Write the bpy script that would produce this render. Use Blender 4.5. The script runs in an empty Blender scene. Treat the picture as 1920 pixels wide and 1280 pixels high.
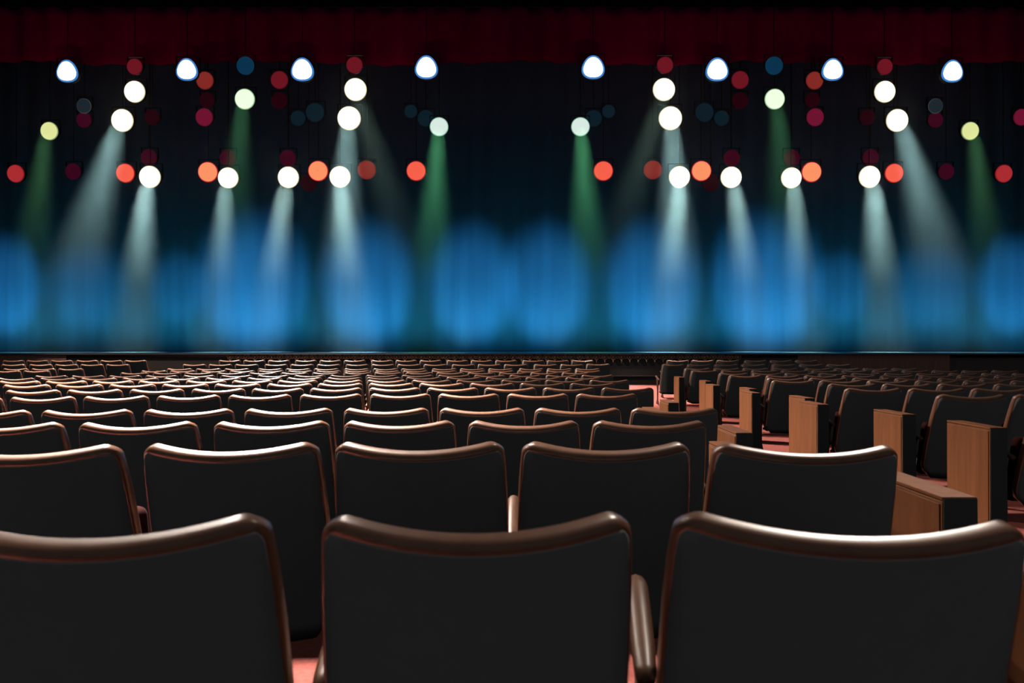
import bpy, bmesh, math, random
from mathutils import Vector, Matrix

random.seed(7)
R = math.radians
S = bpy.context.scene
COL = S.collection

# ------------------------------------------------------------------ camera
ZC = 1.125                      # eye height over the floor of the nearest row
F = 1300.0                      # focal length in pixels of the 1920 wide frame
HV = 645.0                      # image row of the horizon
cam_d = bpy.data.cameras.new('camera')
cam_d.sensor_width = 36
cam_d.lens = F / 1920 * 36
cam_d.clip_start = 0.05
cam_d.clip_end = 200
cam_d.dof.use_dof = True
cam_d.dof.focus_distance = 6.0
cam_d.dof.aperture_fstop = 4.4
cam = bpy.data.objects.new('camera', cam_d)
cam.location = (0, 0, ZC)
cam.rotation_euler = (R(90) + math.atan((HV - 640) / F), 0, 0)
COL.objects.link(cam)
S.camera = cam

# ------------------------------------------------------------------ world, exposure
S.view_settings.view_transform = 'Standard'
S.view_settings.look = 'None'
S.view_settings.exposure = 0.0
S.view_settings.gamma = 1.0
S.view_settings.use_curve_mapping = False
w = bpy.data.worlds.new('world')
w.use_nodes = True
w.node_tree.nodes['Background'].inputs[0].default_value = (1.0, 0.98, 0.97, 1)
w.node_tree.nodes['Background'].inputs[1].default_value = 0.05
S.world = w
S.cycles.use_denoising = True
S.cycles.max_bounces = 4
S.cycles.diffuse_bounces = 0
S.cycles.glossy_bounces = 1
S.cycles.volume_bounces = 0
S.cycles.sample_clamp_indirect = 2.0
S.cycles.caustics_reflective = False
S.cycles.caustics_refractive = False


def aim(o, target):
    d = Vector(target) - o.location
    o.rotation_euler = d.to_track_quat('-Z', 'Y').to_euler()


def area(name, loc, target, sx, sy, power, color, spread=180):
    l = bpy.data.lights.new(name, 'AREA')
    l.shape = 'RECTANGLE'
    l.size = sx
    l.size_y = sy
    l.energy = power
    l.color = color
    l.spread = R(spread)
    o = bpy.data.objects.new(name, l)
    o.location = loc
    aim(o, target)
    COL.objects.link(o)
    return o


def spot(name, loc, target, power, color, angle, blend=0.3, radius=0.1, parent=None):
    l = bpy.data.lights.new(name, 'SPOT')
    l.energy = power
    l.color = color
    l.spot_size = R(angle)
    l.spot_blend = blend
    l.shadow_soft_size = radius
    o = bpy.data.objects.new(name, l)
    o.location = loc
    aim(o, target)
    COL.objects.link(o)
    return o


# house lights of the auditorium, all hung high and pointing back into the seats
spot('house_light_right_block', (-15, 15.5, 9.5), (5.0, 10.0, 0), 1400, (1.0, 0.72, 0.56), 50, 0.15, 0.3)
spot('house_light_left', (-15, 15.5, 9.5), (-8.0, 13.0, 0), 2200, (1.0, 0.72, 0.56), 68.6, 0.03, 0.3)
spot('house_light_front_left', (-8.0, 16.8, 11.5), (-5.0, 12.0, 0), 15000, (1.0, 0.86, 0.74), 63.5, 0.12, 1.0)
spot('house_light_overhead_left', (-6, 11, 10.5), (-3.5, 5.5, 0), 22000, (1.0, 0.87, 0.76), 36.5, 0.2, 0.8)
spot('house_light_high_left', (-5.5, 9, 12.5), (-4.0, 5.0, 0), 24000, (1.0, 0.87, 0.76), 38.5, 0.2, 0.9)
spot('house_light_overhead_right', (6, 9, 11), (0.95, 1.6, 0.8), 3500, (1.0, 0.86, 0.74), 9.5, 0.6, 0.35)
spot('aisle_light', (3.0, 16.8, 10.5), (3.1, 16.2, 0), 8500, (1.0, 0.86, 0.76), 24, 0.5, 0.2)

# ------------------------------------------------------------------ materials
def mat(name, base, rough=0.5, spec=0.5, coat=0.0, coat_rough=0.1, emit=None, estr=0.0, metallic=0.0):
    m = bpy.data.materials.new(name)
    m.use_nodes = True
    b = m.node_tree.nodes['Principled BSDF']
    b.inputs['Base Color'].default_value = (*base, 1)
    b.inputs['Roughness'].default_value = rough
    b.inputs['Specular IOR Level'].default_value = spec
    b.inputs['Coat Weight'].default_value = coat
    b.inputs['Coat Roughness'].default_value = coat_rough
    b.inputs['Metallic'].default_value = metallic
    if emit:
        b.inputs['Emission Color'].default_value = (*emit, 1)
        b.inputs['Emission Strength'].default_value = estr
        m.cycles.emission_sampling = 'NONE'
    return m


def noise_color(m, c1, c2, scale=(1, 1, 1), nscale=8.0, detail=6.0, bump=0.0, wave=False):
    nt = m.node_tree
    b = nt.nodes['Principled BSDF']
    tc = nt.nodes.new('ShaderNodeTexCoord')
    mp = nt.nodes.new('ShaderNodeMapping')
    mp.inputs['Scale'].default_value = scale
    nt.links.new(tc.outputs['Object'], mp.inputs['Vector'])
    n = nt.nodes.new('ShaderNodeTexNoise')
    n.inputs['Scale'].default_value = nscale
    n.inputs['Detail'].default_value = detail
    nt.links.new(mp.outputs[0], n.inputs['Vector'])
    r = nt.nodes.new('ShaderNodeValToRGB')
    r.color_ramp.elements[0].position = 0.36
    r.color_ramp.elements[1].position = 0.66
    r.color_ramp.elements[0].color = (*c1, 1)
    r.color_ramp.elements[1].color = (*c2, 1)
    nt.links.new(n.outputs['Fac'], r.inputs['Fac'])
    nt.links.new(r.outputs['Color'], b.inputs['Base Color'])
    if bump:
        bp = nt.nodes.new('ShaderNodeBump')
        bp.inputs['Strength'].default_value = bump
        bp.inputs['Distance'].default_value = 0.002
        nt.links.new(n.outputs['Fac'], bp.inputs['Height'])
        nt.links.new(bp.outputs[0], b.inputs['Normal'])
    return m


M = {}
M['panel'] = noise_color(mat('black_seat_shell', (0.3, 0.3, 0.3), 0.9, 0.0),
                         (0.49, 0.49, 0.5), (0.51, 0.51, 0.52), nscale=30)
M['trim'] = noise_color(mat('lacquered_edge_wood', (0.30, 0.15, 0.09), 0.36, 0.6, 1.0, 0.28),
                        (0.29, 0.125, 0.066), (0.39, 0.175, 0.095), (2, 2, 2), 9, bump=0.1)
M['arm'] = noise_color(mat('armrest_wood', (0.30, 0.15, 0.09), 0.4, 0.35, 0.15, 0.3),
                       (0.13, 0.06, 0.037), (0.20, 0.10, 0.06), (14, 1.5, 1.5), 6, bump=0.1)
M['cushion'] = noise_color(mat('dark_red_upholstery', (0.12, 0.02, 0.02), 0.95, 0.1),
                           (0.05, 0.012, 0.012), (0.08, 0.018, 0.017), nscale=60)
M['stand'] = mat('dark_cast_stand', (0.10, 0.065, 0.05), 0.45, 0.4)
M['box'] = noise_color(mat('walnut_veneer', (0.4, 0.2, 0.1), 0.5, 0.35),
                       (0.32, 0.122, 0.05), (0.42, 0.162, 0.066), (9, 9, 0.8), 3.0, bump=0.05)
M['box_end_shade'] = mat('shaded_end_face', (0.2, 0.2, 0.2), 0.9, 0.0)  # shade on the end facing the camera, put into the colour
M['carpet'] = noise_color(mat('rose_carpet', (0.6, 0.2, 0.17), 1.0, 0.0),
                          (0.56, 0.17, 0.145), (0.68, 0.22, 0.19), nscale=45, bump=0.2)
M['apron'] = mat('dark_stage_front', (0.2, 0.185, 0.18), 0.9, 0.05)
M['brown'] = noise_color(mat('brown_wood_panel', (0.3, 0.17, 0.14), 0.7, 0.2),
                         (0.42, 0.26, 0.22), (0.52, 0.31, 0.26), (6, 6, 0.5), 3)
M['frieze'] = mat('carved_brown_frieze', (0.85, 0.50, 0.36), 0.5, 0.4)
M['black'] = mat('black_velour', (0.002, 0.002, 0.002), 1.0, 0.0)
M['stage'] = mat('blue_stage_floor', (0.01, 0.015, 0.02), 0.35, 0.4)
M['metal'] = mat('black_metal', (0.004, 0.004, 0.004), 0.7, 0.1)
M['curtain'] = noise_color(mat('blue_backdrop_fabric', (0.5, 0.5, 0.5), 0.95, 0.0),
                           (0.02, 0.085, 0.19), (0.026, 0.105, 0.23), (2.2, 1, 0.12), 1.2, 3)
M['valance'] = noise_color(mat('red_velvet', (0.1, 0.004, 0.012), 0.95, 0.0),
                           (0.1, 0.001, 0.035), (0.14, 0.0015, 0.045), (1.0, 1, 0.1), 1.0, 3)

# ------------------------------------------------------------------ helpers
def mesh_obj(name, V, Fc, m, parent=None, smooth=True, mats=None, fm=None):
    me = bpy.data.meshes.new(name)
    me.from_pydata([tuple(v) for v in V], [], Fc)
    bm = bmesh.new()
    bm.from_mesh(me)
    bmesh.ops.recalc_face_normals(bm, faces=bm.faces[:])
    bm.to_mesh(me)
    bm.free()
    for mm in (mats or [m]):
        me.materials.append(mm)
    for p in me.polygons:
        p.use_smooth = smooth
    if fm:
        for p, k in zip(me.polygons, fm):
            p.material_index = k
    me.update()
    o = bpy.data.objects.new(name, me)
    COL.objects.link(o)
    o.parent = parent
    return o


def bm_obj(name, bm, m, parent=None, smooth=False):
    me = bpy.data.meshes.new(name)
    bm.to_mesh(me)
    bm.free()
    me.materials.append(m)
    for p in me.polygons:
        p.use_smooth = smooth
    o = bpy.data.objects.new(name, me)
    COL.objects.link(o)
    o.parent = parent
    return o


def box_bm(x0, x1, y0, y1, z0, z1, bev=0.0, seg=2, bm=None):
    b = bmesh.new()
    bmesh.ops.create_cube(b, size=1)
    for v in b.verts:
        v.co = Vector(((x0 + x1) / 2 + v.co.x * (x1 - x0), (y0 + y1) / 2 + v.co.y * (y1 - y0),
                       (z0 + z1) / 2 + v.co.z * (z1 - z0)))
    if bev:
        bmesh.ops.bevel(b, geom=b.edges[:], offset=bev, segments=seg, profile=0.5, affect='EDGES')
    if bm is not None:
        me = bpy.data.meshes.new('t')
        b.to_mesh(me)
        b.free()
        bm.from_mesh(me)
        bpy.data.meshes.remove(me)
        return bm
    return b


def cyl_bm(bm, p0, p1, r0, r1=None, n=20, caps=True):
    r1 = r0 if r1 is None else r1
    p0, p1 = Vector(p0), Vector(p1)
    d = (p1 - p0)
    q = d.to_track_quat('Z', 'Y')
    a = []
    for p, r in ((p0, r0), (p1, r1)):
        a.append([bm.verts.new(p + q @ Vector((r * math.cos(2 * math.pi * k / n), r * math.sin(2 * math.pi * k / n), 0)))
                  for k in range(n)])
    for k in range(n):
        bm.faces.new((a[0][k], a[0][(k + 1) % n], a[1][(k + 1) % n], a[1][k]))
    if caps:
        bm.faces.new(a[0][::-1])
        bm.faces.new(a[1])
    return bm


def tag(o, label=None, cat=None, group=None, kind=None):
    if label:
        o['label'] = label
    if cat:
        o['category'] = cat
    if group:
        o['group'] = group
    if kind:
        o['kind'] = kind
    return o


def empty(name, loc, rz=0.0):
    o = bpy.data.objects.new(name, None)
    o.location = loc
    o.rotation_euler = (0, 0, rz)
    o.empty_display_size = 0.1
    COL.objects.link(o)
    return o


ORD = ['', 'first', 'second', 'third', 'fourth', 'fifth', 'sixth', 'seventh', 'eighth', 'ninth', 'tenth',
       'eleventh', 'twelfth', 'thirteenth', 'fourteenth', 'fifteenth', 'sixteenth', 'seventeenth', 'eighteenth']

# ------------------------------------------------------------------ floor of the auditorium (shallow dish)
TL = [(-4, .25), (0, .27), (1.07, .275), (2, .29), (3.04, .344), (3.97, .373), (5.59, .406), (6.56, .417), (7.55, .43),
      (8.57, .448), (9.61, .464), (10.58, .475), (12.2, .502), (12.95, .498), (13.7, .485), (14.65, .428),
      (15.6, .364), (18.3, .22), (30, .22)]
TR = [(-4, .25), (0, .27), (1.07, .275), (2, .29), (3.0, .31), (3.93, .34), (4.93, .364), (5.98, .386), (6.875, .397),
      (7.94, .42), (8.94, .44), (10.0, .454), (11.63, .490), (12.65, .482), (13.2, .462), (14.1, .412),
      (15.2, .355), (18.3, .22), (30, .22)]
SEAT_H = 0.85


def interp(T, y):
    for (a, ha), (b, hb) in zip(T, T[1:]):
        if y <= b:
            return ha + (hb - ha) * (y - a) / (b - a)
    return T[-1][1]


def floor_z(x, y):
    k = min(1, max(0, (x - 1.6) / 1.0))
    h = interp(TL, y) * (1 - k) + interp(TR, y) * k
    return ZC - h - SEAT_H


xs = [-22, -14, -8, -4, -2, 0, 1.6, 1.85, 2.1, 2.35, 2.6, 4, 8, 14, 22]
ys = sorted(set([-3] + [y for y, _ in TL[1:-2]] + [y for y, _ in TR[1:-2]] + [18.3]))
V = [(x, y, floor_z(x, y)) for y in ys for x in xs]
nx = len(xs)
Fc = [(j * nx + i, j * nx + i + 1, (j + 1) * nx + i + 1, (j + 1) * nx + i) for j in range(len(ys) - 1) for i in range(nx - 1)]
tag(mesh_obj('floor', V, Fc, M['carpet'], smooth=False), kind='structure')

# ------------------------------------------------------------------ stage shell
SY = 18.25                      # stage front
SZ = ZC - 0.24                  # stage level
CY = 24.0                       # backdrop curtain
fz = floor_z(0, 18.3)


def struct_box(name, x0, x1, y0, y1, z0, z1, m, parent=None):
    o = bm_obj(name, box_bm(x0, x1, y0, y1, z0, z1), m, parent)
    if parent is None:
        o['kind'] = 'structure'
    return o


struct_box('stage_floor', -22, 22, SY + 0.02, 27, SZ - 0.12, SZ, M['stage'])
front = struct_box('wall_front', -22, 22, SY, SY + 0.2, fz - 0.2, SZ - 0.12, M['apron'])
struct_box('trim_1', -22, 22, SY - 0.05, SY + 0.02, SZ - 0.035, SZ, M['apron'])
struct_box('trim_2', -22, 22, SY - 0.03, SY, ZC - 0.845, ZC - 0.825, M['brown'])
struct_box('wall_back', -22, 22, 26.6, 26.8, SZ, 13, M['black'])
struct_box('wall_left', -22.2, -22, -3, 26.8, -0.6, 13, M['black'])
struct_box('wall_right', 22, 22.2, -3, 26.8, -0.6, 13, M['black'])
struct_box('ceiling', -22, 22, SY + 1.2, 26.8, 12.8, 13, M['black'])
struct_box('wall_header', -22, 22, SY + 1.1, SY + 1.2, 10.55, 13, M['black'])
# brown wood panels on the stage front
for nm, u0, u1 in (('trim_3', 1495, 1780), ('trim_4', -60, 125)):
    struct_box(nm, (u0 - 960) / F * SY, (u1 - 960) / F * SY, SY - 0.02, SY + 0.001, ZC - 0.81, SZ - 0.04, M['brown'])

# carved ring frieze under the stage edge
bm = bmesh.new()


def ring(bm, cx, cy, cz, r, t, n=14):
    rows = []
    for i in range(n):
        a = 2 * math.pi * i / n
        rows.append([bm.verts.new((cx + (r + t * math.cos(b)) * math.cos(a), cy - t * 0.8 * math.sin(b),
                                   cz + (r + t * math.cos(b)) * math.sin(a))) for b in (0, math.pi / 2, math.pi, 1.5 * math.pi)])
    for i in range(n):
        for j in range(4):
            bm.faces.new((rows[i][j], rows[(i + 1) % n][j], rows[(i + 1) % n][(j + 1) % 4], rows[i][(j + 1) % 4]))


x = (432 - 960) / F * SY
k = 0
while x < (1385 - 960) / F * SY:
    big = k % 2 == 0
    ring(bm, x, SY - 0.02, ZC - 0.345, 0.062 if big else 0.03, 0.012)
    if big:
        ring(bm, x, SY - 0.02, ZC - 0.345, 0.018, 0.018, 8)
        cyl_bm(bm, (x, SY - 0.02, ZC - 0.42), (x, SY - 0.02, ZC - 0.50), 0.02, 0.005, 6)
    for s in (-1, 1):
        cyl_bm(bm, (x + s * 0.055, SY - 0.015, ZC - 0.27), (x + s * 0.085, SY - 0.015, ZC - 0.335), 0.012, 0.004, 6)
    x += 0.1095
    k += 1
fr = bm_obj('trim_5', bm, M['frieze'], smooth=True)
tag(fr, kind='structure')

# ------------------------------------------------------------------ stage drapes
def drape(name, x0, x1, y, z0f, z1, m, period, amp, n, rows=6, thick=0.03, seed=1):
    rnd = random.Random(seed)
    ph = [rnd.uniform(0, 6.28) for _ in range(4)]
    V = []
    for side in (0, 1):
        for j in range(rows + 1):
            for i in range(n + 1):
                x = x0 + (x1 - x0) * i / n
                z0 = z0f(x)
                z = z0 + (z1 - z0) * j / rows
                d = amp * (math.sin(2 * math.pi * x / period + ph[0] + 0.8 * math.sin(x * 1.3 + ph[1]))
                           + 0.35 * math.sin(2 * math.pi * x / (period * 2.7) + ph[2]))
                V.append((x, y + d + side * thick, z))
    L = (rows + 1) * (n + 1)
    Fc = []
    for side in (0, 1):
        for j in range(rows):
            for i in range(n):
                a = side * L + j * (n + 1) + i
                Fc.append((a, a + 1, a + n + 2, a + n + 1))
    for j in (0, rows):
        for i in range(n):
            a = j * (n + 1) + i
            Fc.append((a, a + 1, L + a + 1, L + a))
    for i in (0, n):
        for j in range(rows):
            a = j * (n + 1) + i
            b = a + n + 1
            Fc.append((a, b, L + b, L + a))
    return mesh_obj(name, V, Fc, m)


cur = drape('backdrop_curtain', -19.5, 19.5, CY, lambda x: SZ + 0.01, 12.2, M['curtain'], 1.05, 0.06, 700, 8, seed=3)
tag(cur, 'wide pleated backdrop curtain lit blue, hanging behind the stage', 'curtain')
VY = 19.2


def vb(x):
    return ZC + (HV - 117) / F * VY + 0.045 * math.cos(x * 0.9) + 0.02 * math.sin(x * 2.3)


val = drape('red_valance', -17, 17, VY, vb, ZC + (HV - 14) / F * VY, M['valance'], 0.8, 0.06, 420, 6, seed=5)
tag(val, 'long dark red velvet valance hanging along the top of the stage', 'valance')
# the batten the valance hangs from
b = bmesh.new()
cyl_bm(b, (-17.5, VY + 0.02, ZC + (HV - 14) / F * VY + 0.032), (17.5, VY + 0.02, ZC + (HV - 14) / F * VY + 0.032), 0.03)
tag(bm_obj('valance_batten', b, M['metal'], smooth=True), 'black pipe along the top edge of the dark red valance', 'batten')
# wash that gives the valance its dim red
for k, x in enumerate((-11, -4, 4, 11)):
    area('valance_wash', (x, 17.2, 7.0), (x, 19.2, 9.6), 5, 0.3, 16, (1.0, 0.25, 0.22), 140)

# ------------------------------------------------------------------ stage lamps
# (u, v, radius px, colour key, beam) for the left half; the rig is symmetric about the stage centre
KIND = {
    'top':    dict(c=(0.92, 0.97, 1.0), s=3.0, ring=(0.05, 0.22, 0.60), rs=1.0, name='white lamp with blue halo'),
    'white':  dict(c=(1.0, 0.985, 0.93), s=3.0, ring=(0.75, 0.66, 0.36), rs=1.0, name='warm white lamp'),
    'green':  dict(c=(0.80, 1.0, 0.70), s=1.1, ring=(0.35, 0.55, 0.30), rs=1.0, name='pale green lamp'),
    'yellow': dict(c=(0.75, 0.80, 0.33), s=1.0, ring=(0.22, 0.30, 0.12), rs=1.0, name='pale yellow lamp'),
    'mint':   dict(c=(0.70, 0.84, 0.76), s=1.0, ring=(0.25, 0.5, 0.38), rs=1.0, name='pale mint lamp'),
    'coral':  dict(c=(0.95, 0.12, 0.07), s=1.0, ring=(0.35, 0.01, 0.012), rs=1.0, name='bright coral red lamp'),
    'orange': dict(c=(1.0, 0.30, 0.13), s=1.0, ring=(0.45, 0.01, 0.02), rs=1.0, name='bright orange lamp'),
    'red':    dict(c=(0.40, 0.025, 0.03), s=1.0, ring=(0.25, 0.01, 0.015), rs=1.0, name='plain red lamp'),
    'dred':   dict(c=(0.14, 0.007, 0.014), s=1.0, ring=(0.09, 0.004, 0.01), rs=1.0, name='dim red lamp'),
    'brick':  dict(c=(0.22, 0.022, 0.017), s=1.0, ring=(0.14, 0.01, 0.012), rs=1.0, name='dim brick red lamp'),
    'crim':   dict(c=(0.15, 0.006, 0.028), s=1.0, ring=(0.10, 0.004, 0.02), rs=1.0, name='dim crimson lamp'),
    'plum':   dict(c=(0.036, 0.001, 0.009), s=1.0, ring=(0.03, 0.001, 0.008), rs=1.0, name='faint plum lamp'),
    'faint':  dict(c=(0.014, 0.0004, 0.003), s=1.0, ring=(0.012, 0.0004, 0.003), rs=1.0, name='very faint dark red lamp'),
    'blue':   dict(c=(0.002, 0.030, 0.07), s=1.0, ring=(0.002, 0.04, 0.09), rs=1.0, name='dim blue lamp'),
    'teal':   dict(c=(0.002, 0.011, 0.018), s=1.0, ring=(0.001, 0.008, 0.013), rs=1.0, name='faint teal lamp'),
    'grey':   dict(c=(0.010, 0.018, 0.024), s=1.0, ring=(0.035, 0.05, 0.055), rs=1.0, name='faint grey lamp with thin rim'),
}
LAMPS = [
    (124, 134, 21, 'top'), (349, 131, 21, 'top'), (566, 131, 22, 'top'), (799, 127, 22, 'top'),
    (251, 171, 19.5, 'white'), (228, 225, 20.5, 'white'), (666, 167, 20.5, 'white'), (654, 221, 21.5, 'white'),
    (280, 331, 20, 'white'), (427, 333, 19, 'white'), (540, 332, 19.5, 'white'), (637, 331, 19.5, 'white'),
    (458, 185, 18.5, 'green'), (91, 245, 16.5, 'yellow'), (823, 237, 17, 'mint'),
    (234, 324, 17.5, 'coral'), (389, 322, 18.5, 'orange'), (596, 320, 18.5, 'orange'), (780, 320, 18, 'coral'),
    (28, 325, 16, 'red'), (251, 124, 14.5, 'dred'), (383, 150, 16, 'brick'), (523, 149, 16, 'dred'),
    (664, 121, 15, 'dred'), (687, 318, 17, 'brick'), (136, 321, 14.5, 'plum'), (278, 295, 15, 'plum'),
    (426, 296, 15, 'plum'), (539, 296, 15, 'plum'), (382, 219, 16, 'crim'), (156, 224, 14, 'plum'),
    (387, 187, 14, 'faint'), (523, 188, 15, 'faint'), (284, 219, 14, 'faint'), (578, 343, 15, 'faint'),
    (459, 122, 16, 'blue'), (156, 198, 13.5, 'grey'), (590, 210, 17, 'teal'), (558, 221, 14, 'teal'),
    (798, 221, 15, 'teal'), (770, 208, 12, 'teal'),
]


def row_word(v):
    return ('top' if v < 140 else 'upper' if v < 192 else 'middle' if v < 260 else 'lower' if v < 312 else 'bottom')


lensmats = {}
for kname, d in KIND.items():
    lensmats[kname] = (mat('lens_' + kname, (0.01, 0.01, 0.01), 0.6, 0.0, emit=d['c'], estr=d['s']),
                       mat('lens_halo_' + kname, (0.01, 0.01, 0.01), 0.6, 0.0, emit=d['ring'], estr=d['rs']))


def outline(a, key):
    if key != 'top':
        return 1.0
    # rounded triangle with its point up
    return 0.90 + 0.055 * math.cos(3 * (a - math.pi / 2)) + 0.03 * math.sin(a)


def dome(rad, key, r0, r1, bulge, yoff, n=40, rings=6):
    V, Fc = [], []
    for j in range(rings + 1):
        q = r0 + (r1 - r0) * j / rings
        for i in range(n):
            a = 2 * math.pi * i / n
            rr = rad * q * outline(a, key)
            V.append((rr * math.cos(a), yoff - bulge * (1 - q * q), rr * math.sin(a)))
    for j in range(rings):
        for i in range(n):
            Fc.append((j * n + i, j * n + (i + 1) % n, (j + 1) * n + (i + 1) % n, (j + 1) * n + i))
    if r0 == 0:
        Fc = [f for f in Fc if True]
    return V, Fc


lamp_meshes = {}


def lamp_proto(key, rad):
    """unit lamp: lens towards -y, can behind it, yoke and hanger clamp above"""
    root = empty('stage_lamp', (0, 0, 0))
    lm, rm = lensmats[key]
    V, Fc = dome(rad, key, 0.02, 0.92 if key == 'top' else 0.95, rad * 0.12, 0, rings=6)
    mesh_obj('lens', V, Fc, lm, root)
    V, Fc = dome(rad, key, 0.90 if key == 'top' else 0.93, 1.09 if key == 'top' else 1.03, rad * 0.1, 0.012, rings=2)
    mesh_obj('lens_halo', V, Fc, rm, root)  # emissive ring that paints the halo of light around the lens
    bm = bmesh.new()
    n = 28
    prof = [(1.0, 0.02), (1.01, 0.10), (0.9, 0.45), (0.55, 0.62), (0.02, 0.66)]
    rows = [[bm.verts.new((rad * q * 0.98 * math.cos(2 * math.pi * i / n), yy * rad * 1.5, rad * q * 0.98 * math.sin(2 * math.pi * i / n)))
             for i in range(n)] for q, yy in prof]
    for a_, b_ in zip(rows, rows[1:]):
        for i in range(n):
            bm.faces.new((a_[i], a_[(i + 1) % n], b_[(i + 1) % n], b_[i]))
    bm.faces.new(rows[-1])
    bmesh.ops.recalc_face_normals(bm, faces=bm.faces[:])
    bm_obj('housing', bm, M['metal'], root, True)
    bm = bmesh.new()
    yk = rad * 0.4
    for s in (-1, 1):
        box_bm(s * rad * 1.04 - 0.008, s * rad * 1.04 + 0.008, yk - 0.03, yk + 0.03, -0.04, rad * 1.25, bm=bm)
    box_bm(-rad * 1.06, rad * 1.06, yk - 0.03, yk + 0.03, rad * 1.25, rad * 1.25 + 0.015, bm=bm)
    bm_obj('yoke', bm, M['metal'], root)
    return root


def copy_tree(o):
    c = o.copy()
    COL.objects.link(c)
    for ch in o.children:
        d = ch.copy()
        COL.objects.link(d)
        d.parent = c
    return c


protos = {}
lamps = []
for (u, v, r, key) in LAMPS:
    lamps.append((u, v, r, key))
    lamps.append((1911.5 - u, v, r, key))
lamps.append((1917, 219, 15, 'crim'))
lamps.sort(key=lambda t: t[0])
count = {}
totals = {}
for (u, v, r, key) in lamps:
    totals[(key, row_word(v))] = totals.get((key, row_word(v)), 0) + 1
lamp_at = {}
slots = {}
ROWS_Y = [18.72] + [19.9 + 0.42 * k for k in range(9)]
ORDER = {'top': 0, 'white': 0, 'green': 0, 'yellow': 0, 'mint': 0, 'coral': 1, 'orange': 1, 'red': 1, 'brick': 2, 'dred': 2,
         'crim': 2, 'grey': 2, 'blue': 3, 'teal': 3, 'plum': 4, 'faint': 4}
for (u, v, r, key) in sorted(lamps, key=lambda t: (t[1] // 60, ORDER[t[3]], t[1])):
    # the lowest lamps hang from the rear pipes, so that no hanger crosses another lamp
    g = 0 if (v < 126 or key == 'top') else 1 if v < 192 else 3 if v < 260 else 5 if v < 312 else 4
    while any(abs(u - a[0]) < r + a[2] + 4 for a in slots.get(g, [])):
        g += 1
        if g > 9:
            g = 9
            break
    slots.setdefault(g, []).append((u, v, r))
    lamp_at[(round(u), v)] = g
for (u, v, r, key) in lamps:
    g = lamp_at[(round(u), v)]
    Y = ROWS_Y[g]
    rad = r * Y / F
    x, z = (u - 960) / F * Y, ZC + (HV - v) / F * Y
    root = lamp_proto(key, rad)
    root.location = (x, Y, z)
    # tip the lamp so that its lens looks back over the seats
    root.rotation_euler = (R(6), 0, 0)
    kk = (key, row_word(v))
    count[kk] = count.get(kk, 0) + 1
    tag(root, '%s, %s such from left in the %s lamp row' % (KIND[key]['name'], ORD[count[kk]], kk[1]),
        'stage light', '%ss over the stage' % KIND[key]['name'])
    lamp_at[(round(u), v)] = (root, Vector((x, Y, z)), rad, g)
bpy.context.view_layer.update()


def pipe_z(g):
    return ZC + (HV - (-12 if g == 0 else 98)) / F * ROWS_Y[g]


for (u, v, r, key) in lamps:
    root, p, rad, g = lamp_at[(round(u), v)]
    bm = bmesh.new()
    cyl_bm(bm, (p.x, p.y + 0.12 * rad, p.z + rad * 1.28), (p.x, p.y + 0.03, pipe_z(g) - 0.0305), 0.012, n=6)
    h = bm_obj('hanger', bm, M['metal'], None, True)
    h.parent = root
    h.matrix_parent_inverse = root.matrix_world.inverted()
    lamp_at[(round(u), v)] = (root, p, rad)
for g in sorted(slots):
    bm = bmesh.new()
    cyl_bm(bm, (-17.8, ROWS_Y[g] + 0.03, pipe_z(g)), (17.8, ROWS_Y[g] + 0.03, pipe_z(g)), 0.03, n=10)
    o = bm_obj('lighting_batten', bm, M['metal'], smooth=True)
    tag(o, 'black lighting pipe above the stage, %s one back from the seats' % ORD[g + 1], 'batten', 'lighting pipes')

# beams: real spotlights in the lamps, seen in the stage haze
WB = (0.52, 0.92, 0.95)
BEAMS = [  # lamp u,v, image point the beam runs to, power, colour, cone
    ((228, 225), (165, 480), 115, WB, 17), ((280, 331), (266, 560), 300, WB, 15),
    ((427, 333), (418, 560), 220, WB, 13), ((540, 332), (508, 600), 260, WB, 14),
    ((637, 331), (668, 600), 280, WB, 15), ((654, 221), (648, 480), 140, WB, 15),
    ((666, 167), (745, 420), 22, (0.6, 1.0, 0.8), 14),
    ((458, 185), (446, 420), 26, (0.25, 1.0, 0.45), 14),
    ((91, 245), (78, 420), 24, (0.3, 1.0, 0.4), 14), ((823, 237), (812, 460), 58, (0.2, 1.0, 0.45), 16),
    ((124, 134), (124, 400), 26, (0.03, 0.35, 0.9), 13), ((349, 131), (352, 400), 26, (0.03, 0.35, 0.9), 13),
    ((566, 131), (566, 400), 26, (0.03, 0.35, 0.9), 13), ((799, 127), (802, 400), 50, (0.04, 0.5, 0.9), 13),
]
KB = 205.0
for (uv, to, pw, colr, ang) in BEAMS:
    for mirror in (False, True):
        u, v = uv
        tu, tv = to
        if mirror:
            u, tu = 1911.5 - u, 1911.5 - tu
        root, p, rad = lamp_at[(round(u), v)]
        t = Vector(((tu - 960) / F * p.y, p.y - 0.25, ZC + (HV - tv) / F * p.y))
        d = (t - p).normalized()
        spot('lamp_beam', p + d * rad * 0.25 + Vector((0, -0.12, 0)), t, pw * KB, colr, ang * 1.35, 0.75, rad * 0.8)

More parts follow.
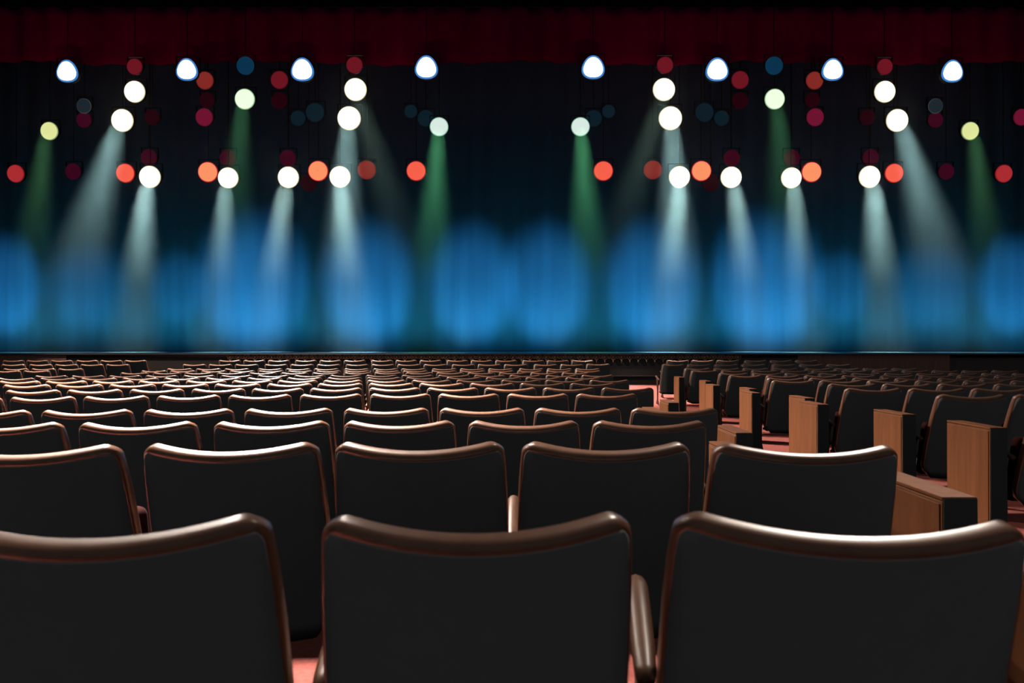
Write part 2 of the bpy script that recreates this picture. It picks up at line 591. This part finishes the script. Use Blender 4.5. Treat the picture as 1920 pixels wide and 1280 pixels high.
# added, unseen blue spots behind the stage edge, each throwing a round pool up on to the backdrop: (u centre, top v, cone, power)
WASH = [(14, 446, 14, 1000, .8), (165, 458, 17, 560, 1.0), (335, 472, 12, 560, .9), (474, 404, 21.5, 1350, .85),
        (690, 416, 18.5, 1200, .8), (885, 422, 17.5, 1150, .8)]   # (u, v of the pool's top, half angle sideways, power, blend)
KW = 2.15
for (u, tv, lat, pw, bl) in WASH:
    for mirror in (False, True):
        uu = 1911.5 - u if mirror else u
        x = (uu - 960) / F * CY
        lz, ly = SZ + 0.05, 18.45
        ztop = ZC + (HV - tv) / F * CY
        half = (math.atan2(ztop - lz, CY - ly) - R(20)) / 0.84
        fl = spot('pool_spot', (x, ly, lz), (x, CY, lz + math.tan(R(20)) * (CY - ly)), pw * KW, (0.25, 0.74, 0.97),
                  math.degrees(half) * 2, bl, 0.1)
        fl.scale = (math.tan(R(lat)) / math.tan(half), 1.0, 1.0)      # a spotlight with an upright oval pool
# added wide low fill light under each pool, so that the blue runs down to the stage
for (u, tv, lat, pw, bl) in WASH:
    for mirror in (False, True):
        x = ((1911.5 - u if mirror else u) - 960) / F * CY
        fl = spot('pool_fill', (x, 18.45, SZ + 0.05), (x, CY, SZ + 0.5), pw * 0.42, (0.22, 0.76, 0.92), 42, 1.0, 0.1)
        fl.scale = (math.tan(R(lat)) / math.tan(R(21)), 1.0, 1.0)
# teal area lights added low in front of the curtain to brighten its foot
for x in range(-16, 17, 4):
    area('teal_fill', (x, CY - 1.6, SZ + 0.25), (x, CY, SZ + 1.6), 3.9, 0.2, 27, (0.15, 0.85, 0.75), 110)

# stage haze
bm = box_bm(-19.8, 19.8, 19.5, 23.8, SZ + 0.02, 11.5)
hz = bpy.data.materials.new('stage_haze')
hz.use_nodes = True
nt = hz.node_tree
nt.nodes.clear()
out = nt.nodes.new('ShaderNodeOutputMaterial')
vs = nt.nodes.new('ShaderNodeVolumeScatter')
tc = nt.nodes.new('ShaderNodeTexCoord')
sx = nt.nodes.new('ShaderNodeSeparateXYZ')
nt.links.new(tc.outputs['Object'], sx.inputs[0])
mr = nt.nodes.new('ShaderNodeMapRange')       # density shaped to thin towards the floor, so that the beams fade out
mr.inputs['From Min'].default_value = 2.9
mr.inputs['From Max'].default_value = 5.6
mr.inputs['To Min'].default_value = 0.0025
mr.inputs['To Max'].default_value = 0.016
nt.links.new(sx.outputs['Z'], mr.inputs['Value'])
nt.links.new(mr.outputs[0], vs.inputs['Density'])
vs.inputs['Anisotropy'].default_value = 0.0
vs.inputs['Color'].default_value = (1, 1, 1, 1)
nt.links.new(vs.outputs[0], out.inputs['Volume'])
ho = bm_obj('stage_haze', bm, hz)
tag(ho, 'thin haze over the stage that shows the light beams', 'haze', kind='stuff')

# ------------------------------------------------------------------ theatre seat
CW, RC, ALPHA, BUL, DIP, TB = 0.24, 0.032, 0.36, 0.055, 0.028, 0.62


def halfw(t):
    w_ = CW + 0.022 * (1 - math.exp(-t / 0.22))
    if t < RC:
        w_ -= RC - math.sqrt(max(0, RC * RC - (RC - t) ** 2))
    if t > TB - 0.1:
        w_ -= 0.10 * ((t - TB + 0.1) / 0.1) ** 2 * 0.6
    return w_


def surf(x, t):
    xn = min(1.0, abs(x) / CW)
    y = -BUL * (1 - xn * xn) + ALPHA * t - 0.10 * t * t
    z = SEAT_H - DIP * (1 - xn * xn) * math.exp(-t / 0.2) - t
    return Vector((x, y, z))


def snormal(x, t):
    e = 0.004
    dx = surf(x + e, t) - surf(x - e, t)
    dt = surf(x, t + e) - surf(x, t - e)
    n = dx.cross(dt).normalized()
    return n if n.y < 0 else -n          # towards the rear (camera side)


def make_back(root):
    NA, NT, TH = 16, 16, 0.02
    ts = [0, .004, .012, .022, .034] + [0.034 + (TB - 0.05) * (i / 11) for i in range(1, 12)]
    V = []
    for off in (0.0, -TH):
        for t in ts:
            hw = halfw(t + 0.008) - 0.0035
            for i in range(NA + 1):
                x = hw * (-1 + 2 * i / NA)
                V.append(surf(x, t + 0.0135) + snormal(x, t + 0.0135) * off)
    L = len(ts) * (NA + 1)
    Fc = []
    for s in (0, 1):
        for j in range(len(ts) - 1):
            for i in range(NA):
                a = s * L + j * (NA + 1) + i
                Fc.append((a, a + 1, a + NA + 2, a + NA + 1))
    for j in (0, len(ts) - 1):
        for i in range(NA):
            a = j * (NA + 1) + i
            Fc.append((a, a + 1, L + a + 1, L + a))
    for i in (0, NA):
        for j in range(len(ts) - 1):
            a = j * (NA + 1) + i
            b = a + NA + 1
            Fc.append((a, b, L + b, L + a))
    mesh_obj('back_panel', V, Fc, M['panel'], root)
    # edge trim: a rounded wooden strip swept up one side, over the top and down the other
    path = []
    for i in range(13):
        t = TB - (TB - RC) * i / 12
        path.append((-halfw(t), t))
    for i in range(1, 6):
        a = math.pi / 2 * i / 6
        wd = CW + 0.022 * (1 - math.exp(-RC / 0.22))
        path.append((-(wd - RC) - RC * math.cos(a), RC - RC * math.sin(a)))
    for i in range(0, 17):
        wd = CW + 0.003 - RC
        path.append((-wd + 2 * wd * i / 16, 0.0))
    path += [(-x, t) for x, t in path[:17 + 1][::-1]]
    P = [surf(x, t) for x, t in path]
    Nn = [snormal(x, max(t, 0.006)) for x, t in path]
    prof = []
    # half width in the sheet, rear face, front face, rear corner radius, front corner radius
    hwid, T0, T1, cr, cf = 0.0105, -0.0006, -0.036, 0.0185, 0.004
    for cx, cy, a0, c_ in ((hwid - cr, T0 - cr, 0, cr), (-hwid + 0.0005, T0 - 0.0005, 90, 0.0005),
                           (-hwid + cf, T1 + cf, 180, cf), (hwid - cf, T1 + cf, 270, cf)):
        for q in range(7 if c_ == cr else 4):
            a = R(a0 + q * (15.0 if c_ == cr else 30.0))
            prof.append((cx + c_ * math.cos(a), cy + c_ * math.sin(a)))
    V = []
    np_ = len(prof)
    for k in range(len(P)):
        tg = (P[min(k + 1, len(P) - 1)] - P[max(k - 1, 0)]).normalized()
        n = Nn[k]
        n = (n - tg * n.dot(tg)).normalized()
        o_ = tg.cross(n)
        c = Vector((0, P[k].y, 0.5))
        if o_.dot(P[k] - c) < 0:
            o_ = -o_
        # on the sides the strip shows only its edge; along the top it wraps over
        side = min(1.0, max(0.0, (path[k][1] - 0.02) / 0.10))
        wsc = 1.0 - 0.62 * side
        for (a, b) in prof:
            V.append(P[k] + o_ * ((a - hwid) * wsc + 0.004) + n * b)
    Fc = []
    for k in range(len(P) - 1):
        for j in range(np_):
            Fc.append((k * np_ + j, k * np_ + (j + 1) % np_, (k + 1) * np_ + (j + 1) % np_, (k + 1) * np_ + j))
    Fc.append(tuple(range(np_)))
    Fc.append(tuple(range((len(P) - 1) * np_, len(P) * np_)))
    mesh_obj('edge_trim', V, Fc, M['trim'], root)


def arm_mesh(root, s):
    """wooden armrest, front end higher and rounded, with its cast stand below"""
    x0 = s * 0.276
    b = bmesh.new()
    st = [(0.155, .522, .014), (0.18, .530, .019), (0.24, .545, .021), (0.36, .570, .022), (0.45, .590, .022), (0.485, .592, .019), (0.50, .588, .011)]
    rows = []
    for (y, z, hw) in st:
        rows.append([b.verts.new((x0 + a * hw, y, z + c)) for a, c in
                     ((-1, -.012), (-1, -.003), (-.6, .006), (0, .009), (.6, .006), (1, -.003), (1, -.012), (0, -.02))])
    for r0, r1 in zip(rows, rows[1:]):
        for i in range(8):
            b.faces.new((r0[i], r0[(i + 1) % 8], r1[(i + 1) % 8], r1[i]))
    b.faces.new(rows[0][::-1])
    b.faces.new(rows[-1])
    bmesh.ops.recalc_face_normals(b, faces=b.faces[:])
    bm_obj('armrest', b, M['arm'], root, True)
    b = bmesh.new()
    V = [(0.19, 0.0), (0.46, 0.0), (0.43, 0.03), (0.36, 0.10), (0.34, 0.3), (0.40, .50), (0.42, .565), (0.22, .525), (0.25, .45), (0.27, .3), (0.27, .1), (0.22, .03)]
    L_ = [b.verts.new((x0 - 0.009, y, z - 0.008)) for y, z in V]
    R_ = [b.verts.new((x0 + 0.009, y, z - 0.008)) for y, z in V]
    b.faces.new(L_)
    b.faces.new(R_[::-1])
    for i in range(len(V)):
        j = (i + 1) % len(V)
        b.faces.new((L_[i], L_[j], R_[j], R_[i]))
    bmesh.ops.recalc_face_normals(b, faces=b.faces[:])
    bm_obj('stand', b, M['stand'], root)


def make_seat():
    root = empty('theatre_seat', (0, 0, 0))
    make_back(root)
    # tip-up cushion, folded against the back
    b = box_bm(-0.235, 0.235, 0, 0.075, 0, 0.40, 0.028, 3)
    bmesh.ops.rotate(b, verts=b.verts[:], cent=(0, 0, 0), matrix=Matrix.Rotation(R(12), 3, 'X'))
    bmesh.ops.translate(b, verts=b.verts[:], vec=(0, 0.255, 0.235))
    bm_obj('seat_cushion', b, M['cushion'], root, True)
    bm = bmesh.new()
    cyl_bm(bm, (-0.25, 0.285, 0.27), (0.25, 0.285, 0.27), 0.014, n=10)
    bm_obj('hinge_bar', bm, M['stand'], root, True)
    arm_mesh(root, -1)
    return root


seat_a = make_seat()
seat_b = make_seat()
arm_mesh(seat_b, 1)                      # the seat that closes a row on the right also has its own right arm
used = {id(seat_a): False, id(seat_b): False}
all_seats = []


def put_seat(x, y, yaw, sx, last, label, group):
    src = seat_b if last else seat_a
    if used[id(src)]:
        o = copy_tree(src)
    else:
        o = src
        used[id(src)] = True
    o.location = (x, y, floor_z(x, y))
    o.rotation_euler = (0, 0, yaw)
    o.scale = (sx, 1, 1)
    tag(o, label, 'seat', group)
    all_seats.append(o)


def place(u, yref, tilt):
    if u < 700:
        y = yref * (1 - tilt * (700 - u) / 700)
    else:
        y = yref
    return (u - 960) / F * y, y


# centre block: (row number, depth, tilt of its left part, list of left corners seen from the camera, last pitch)
CENTRE = {
    3: (3.04, .05, [-112, 145, 400, 645, 880, 1115], 240),
    4: (3.97, .055, [-118, 75, 268, 458, 645, 825, 1005, 1187], 183),
    5: (5.59, .09, [-121, 17, 155, 293, 428, 563, 694, 822, 952, 1082], 129),
    6: (6.56, .07, [8.6, 124, 242, 358.6, 472, 581.5, 691.7, 800.6, 909, 1019.5, 1130], 109.5),
    7: (7.55, .05, [4, 103, 203, 303, 401.6, 500.5, 595.6, 691, 786, 881, 975.6, 1070], 95),
    8: (8.57, .04, [-4, 84, 172, 258.6, 347.6, 435, 520, 605.8, 688, 771.7, 855.5, 940, 1023, 1106.6], 83.5),
    9: (9.61, .035, [-5, 73, 150, 228, 306, 384, 462.5, 537.5, 612.8, 687, 761, 836.6, 911, 986, 1061], 74.5),
    10: (10.58, .03, [64, 133, 203, 272, 342, 412.5, 482, 551, 618, 685.5, 752.7, 820.6, 889, 955.8, 1024, 1091], 67.5),
    11: (12.2, .01, [225, 286, 345, 406, 466, 526, 585, 645, 702, 760, 818, 877, 936, 995, 1054], 58.5),
    12: (12.95, 0, [264, 318, 376.5, 430, 484, 539, 592, 645, 702.6, 755, 809, 862, 916, 970, 1025, 1079], 54.3),
    13: (13.7, 0, [312.5, 367, 420, 483, 535, 588, 645, 699, 752, 810, 862.5, 915.6, 973.4, 1026, 1079], 53),
    14: (14.65, 0, [342, 391, 440, 496, 544, 594, 648, 696.4, 745, 794.4, 847.5, 896, 945.5, 1001.4, 1051, 1100], 49.3),
    15: (15.6, 0, [410, 456, 502, 553, 599, 644.5, 696.4, 741.7, 787, 837.8, 883, 929, 980, 1026, 1072], 45.8),
}
row_end = {}


def row_of(block, num, Y, tilt, us, pl, from_right, phrase):
    n = len(us)
    pitches = [b - a for a, b in zip(us, us[1:])] + [pl]
    for i, u in enumerate(us):
        # gaps between groups of seats are not part of a seat
        P = min(pitches[i], pl * 1.0 / max(0.5, (1 - tilt * max(0, 700 - u) / 700)))
        x0, y0 = place(u, Y, tilt)
        x1, y1 = place(u + 0.872 * P, Y, tilt)
        yaw = math.atan2(y1 - y0, x1 - x0)
        sx = math.hypot(x1 - x0, y1 - y0) / 0.48
        last = i == n - 1 or pitches[i] > 1.1 * pl / (1 - tilt * max(0, 700 - u) / 700) and num >= 11
        k = (n - i) if from_right else (i + 1)
        put_seat((x0 + x1) / 2, (y0 + y1) / 2, yaw, min(1.08, sx), last, phrase % (ORD[k],),
                 'seats of the %s block' % block)
        if i == n - 1:
            row_end[(block, num)] = (x1, y1)
        if i == 0:
            row_end[(block, -num)] = (x0, y0)


# rows one and two, nearest the camera
for num, data in ((1, [(190, 1.05, 7, 0.99), (897, 1.078, 3.0, 1.0), (1592, 1.062, -7, 1.07)]),
                  (2, [(44, 1.905, 6.0, 1.0), (430, 1.965, 3.5, 1.0), (786, 1.99, 1.5, 1.0), (1137, 1.99, -1.0, 0.99), (1513, 1.935, -5, 1.03)])):
    n = len(data)
    for i, (uc, Y, yaw, sx) in enumerate(data):
        x = (uc - 960) / F * Y
        put_seat(x, Y, R(yaw), sx, i == n - 1,
                 'black theatre seat, %s from right end of centre block row %s' % (ORD[n - i], ('nearest the camera', 'second nearest the camera')[num - 1]),
                 'seats of the centre block')
        if i == n - 1:
            row_end[('centre', num)] = (x + 0.24 * sx, Y - 0.03)
for num, (Y, tilt, us, pl) in CENTRE.items():
    row_of('centre', num, Y, tilt, us, pl, True, 'black wooden-edged seat, %s from right end of centre block\'s ' + ORD[num] + ' row back from camera')

RIGHT = {
    4: (3.93, [1950], 178), 5: (4.93, [1761.8, 1907], 145), 6: (5.98, [1587.5, 1707.8, 1826.7], 119.5),
    7: (6.875, [1556, 1658.3, 1762.5, 1869], 104.5), 8: (7.94, [1449, 1539, 1629, 1720, 1810, 1899.6], 90),
    9: (8.94, [1440, 1519.5, 1600.8, 1681, 1761.8, 1840.5], 80),
    10: (10.0, [1367.7, 1438, 1510, 1581, 1653, 1726, 1797.5, 1868], 71.5),
    11: (11.63, [1349, 1411.5, 1473, 1536, 1598, 1660, 1720.5, 1781, 1843, 1901], 61.8),
    12: (12.65, [1296.6, 1353, 1410, 1466, 1523, 1580, 1637, 1693, 1750, 1806, 1862], 56.5),
    13: (13.2, [1284, 1338.7, 1393.4, 1448, 1511, 1565, 1619.5, 1673.5], 54.6),
    14: (14.1, [1242, 1289.5, 1340, 1391, 1448.4, 1500, 1551.6], 50.3),
    15: (15.2, [1250.5, 1297.3, 1344.5, 1396.6, 1444.5, 1492], 47),
}
for num, (Y, us, pl) in RIGHT.items():
    row_of('right', num, Y, 0, us, pl, False, 'black wooden-edged seat, %s from the aisle in right block\'s ' + ORD[num - 3] + ' row back from camera')

LEFT = {
    12: (12.95, [-12, 43], 55), 13: (13.7, [5, 58, 108], 52.5), 14: (14.65, [2, 54, 102, 150, 198], 49),
    15: (15.6, [4.7, 49, 94, 142, 187.5, 233], 45.5),
}
for num, (Y, us, pl) in LEFT.items():
    row_of('left', num, Y, 0, us, pl, True, 'black wooden-edged seat, %s from right end of far left block\'s ' + ORD[num - 11] + ' row back')

# ------------------------------------------------------------------ wooden end boxes along the aisle
BH = 0.71


def end_box(x0, y0, label, group):
    root = empty('aisle_end_panel', (x0 + 0.05, y0 + 0.2, floor_z(x0, y0 + 0.2)))
    # body: walnut; a dark slab below paints the shade on its camera end
    b = bmesh.new()
    box_bm(-0.05, 0.05, -0.2, 0.2, 0, BH - 0.014, 0.0015, 1, bm=b)
    body = bm_obj('body', b, M['box'], root)
    b = bmesh.new()
    box_bm(-0.05, 0.05, -0.2, 0.2, BH - 0.011, BH, 0.002, 2, bm=b)
    box_bm(-0.044, 0.044, -0.194, 0.194, BH - 0.016, BH - 0.008, bm=b)
    bm_obj('top_board', b, M['box'], root)
    b = bmesh.new()
    box_bm(-0.0475, 0.05, -0.203, -0.199, 0.0, BH - 0.004, bm=b)
    e = bm_obj('end_face', b, M['box_end_shade'], root)
    e['label'] = 'end face coloured as in shade'
    # veneer board set on the aisle side with a thin shadow gap
    b = bmesh.new()
    box_bm(-0.0535, -0.0497, -0.19, 0.19, 0.02, BH - 0.022, 0.001, 1, bm=b)
    bm_obj('side_board', b, M['box'], root)
    tag(root, label, 'aisle panel', group)


for num in range(1, 16):
    if num > 6:
        continue
    ex, ey = row_end[('centre', num)]
    off = {1: .17, 2: .17, 3: .15, 4: .13, 5: .13, 6: .16}[num]
    end_box(ex + off, {2: 2.0, 1: 1.03}.get(num, ey + 0.09),
            'walnut end panel right of centre block row %s' %
            ['', 'nearest the camera', 'second from the camera', 'third from the camera', 'fourth from the camera',
             'fifth from the camera', 'sixth from the camera'][num], 'aisle end panels of the centre block')
for num in range(4, 13):
    ex, ey = row_end[('right', -num)]
    end_box(ex - 0.2 if num != 4 else 2.79, ey + 0.12, 'walnut end panel at the aisle end of right block\'s %s row back' % ORD[num - 3],
            'aisle end panels of the right block')
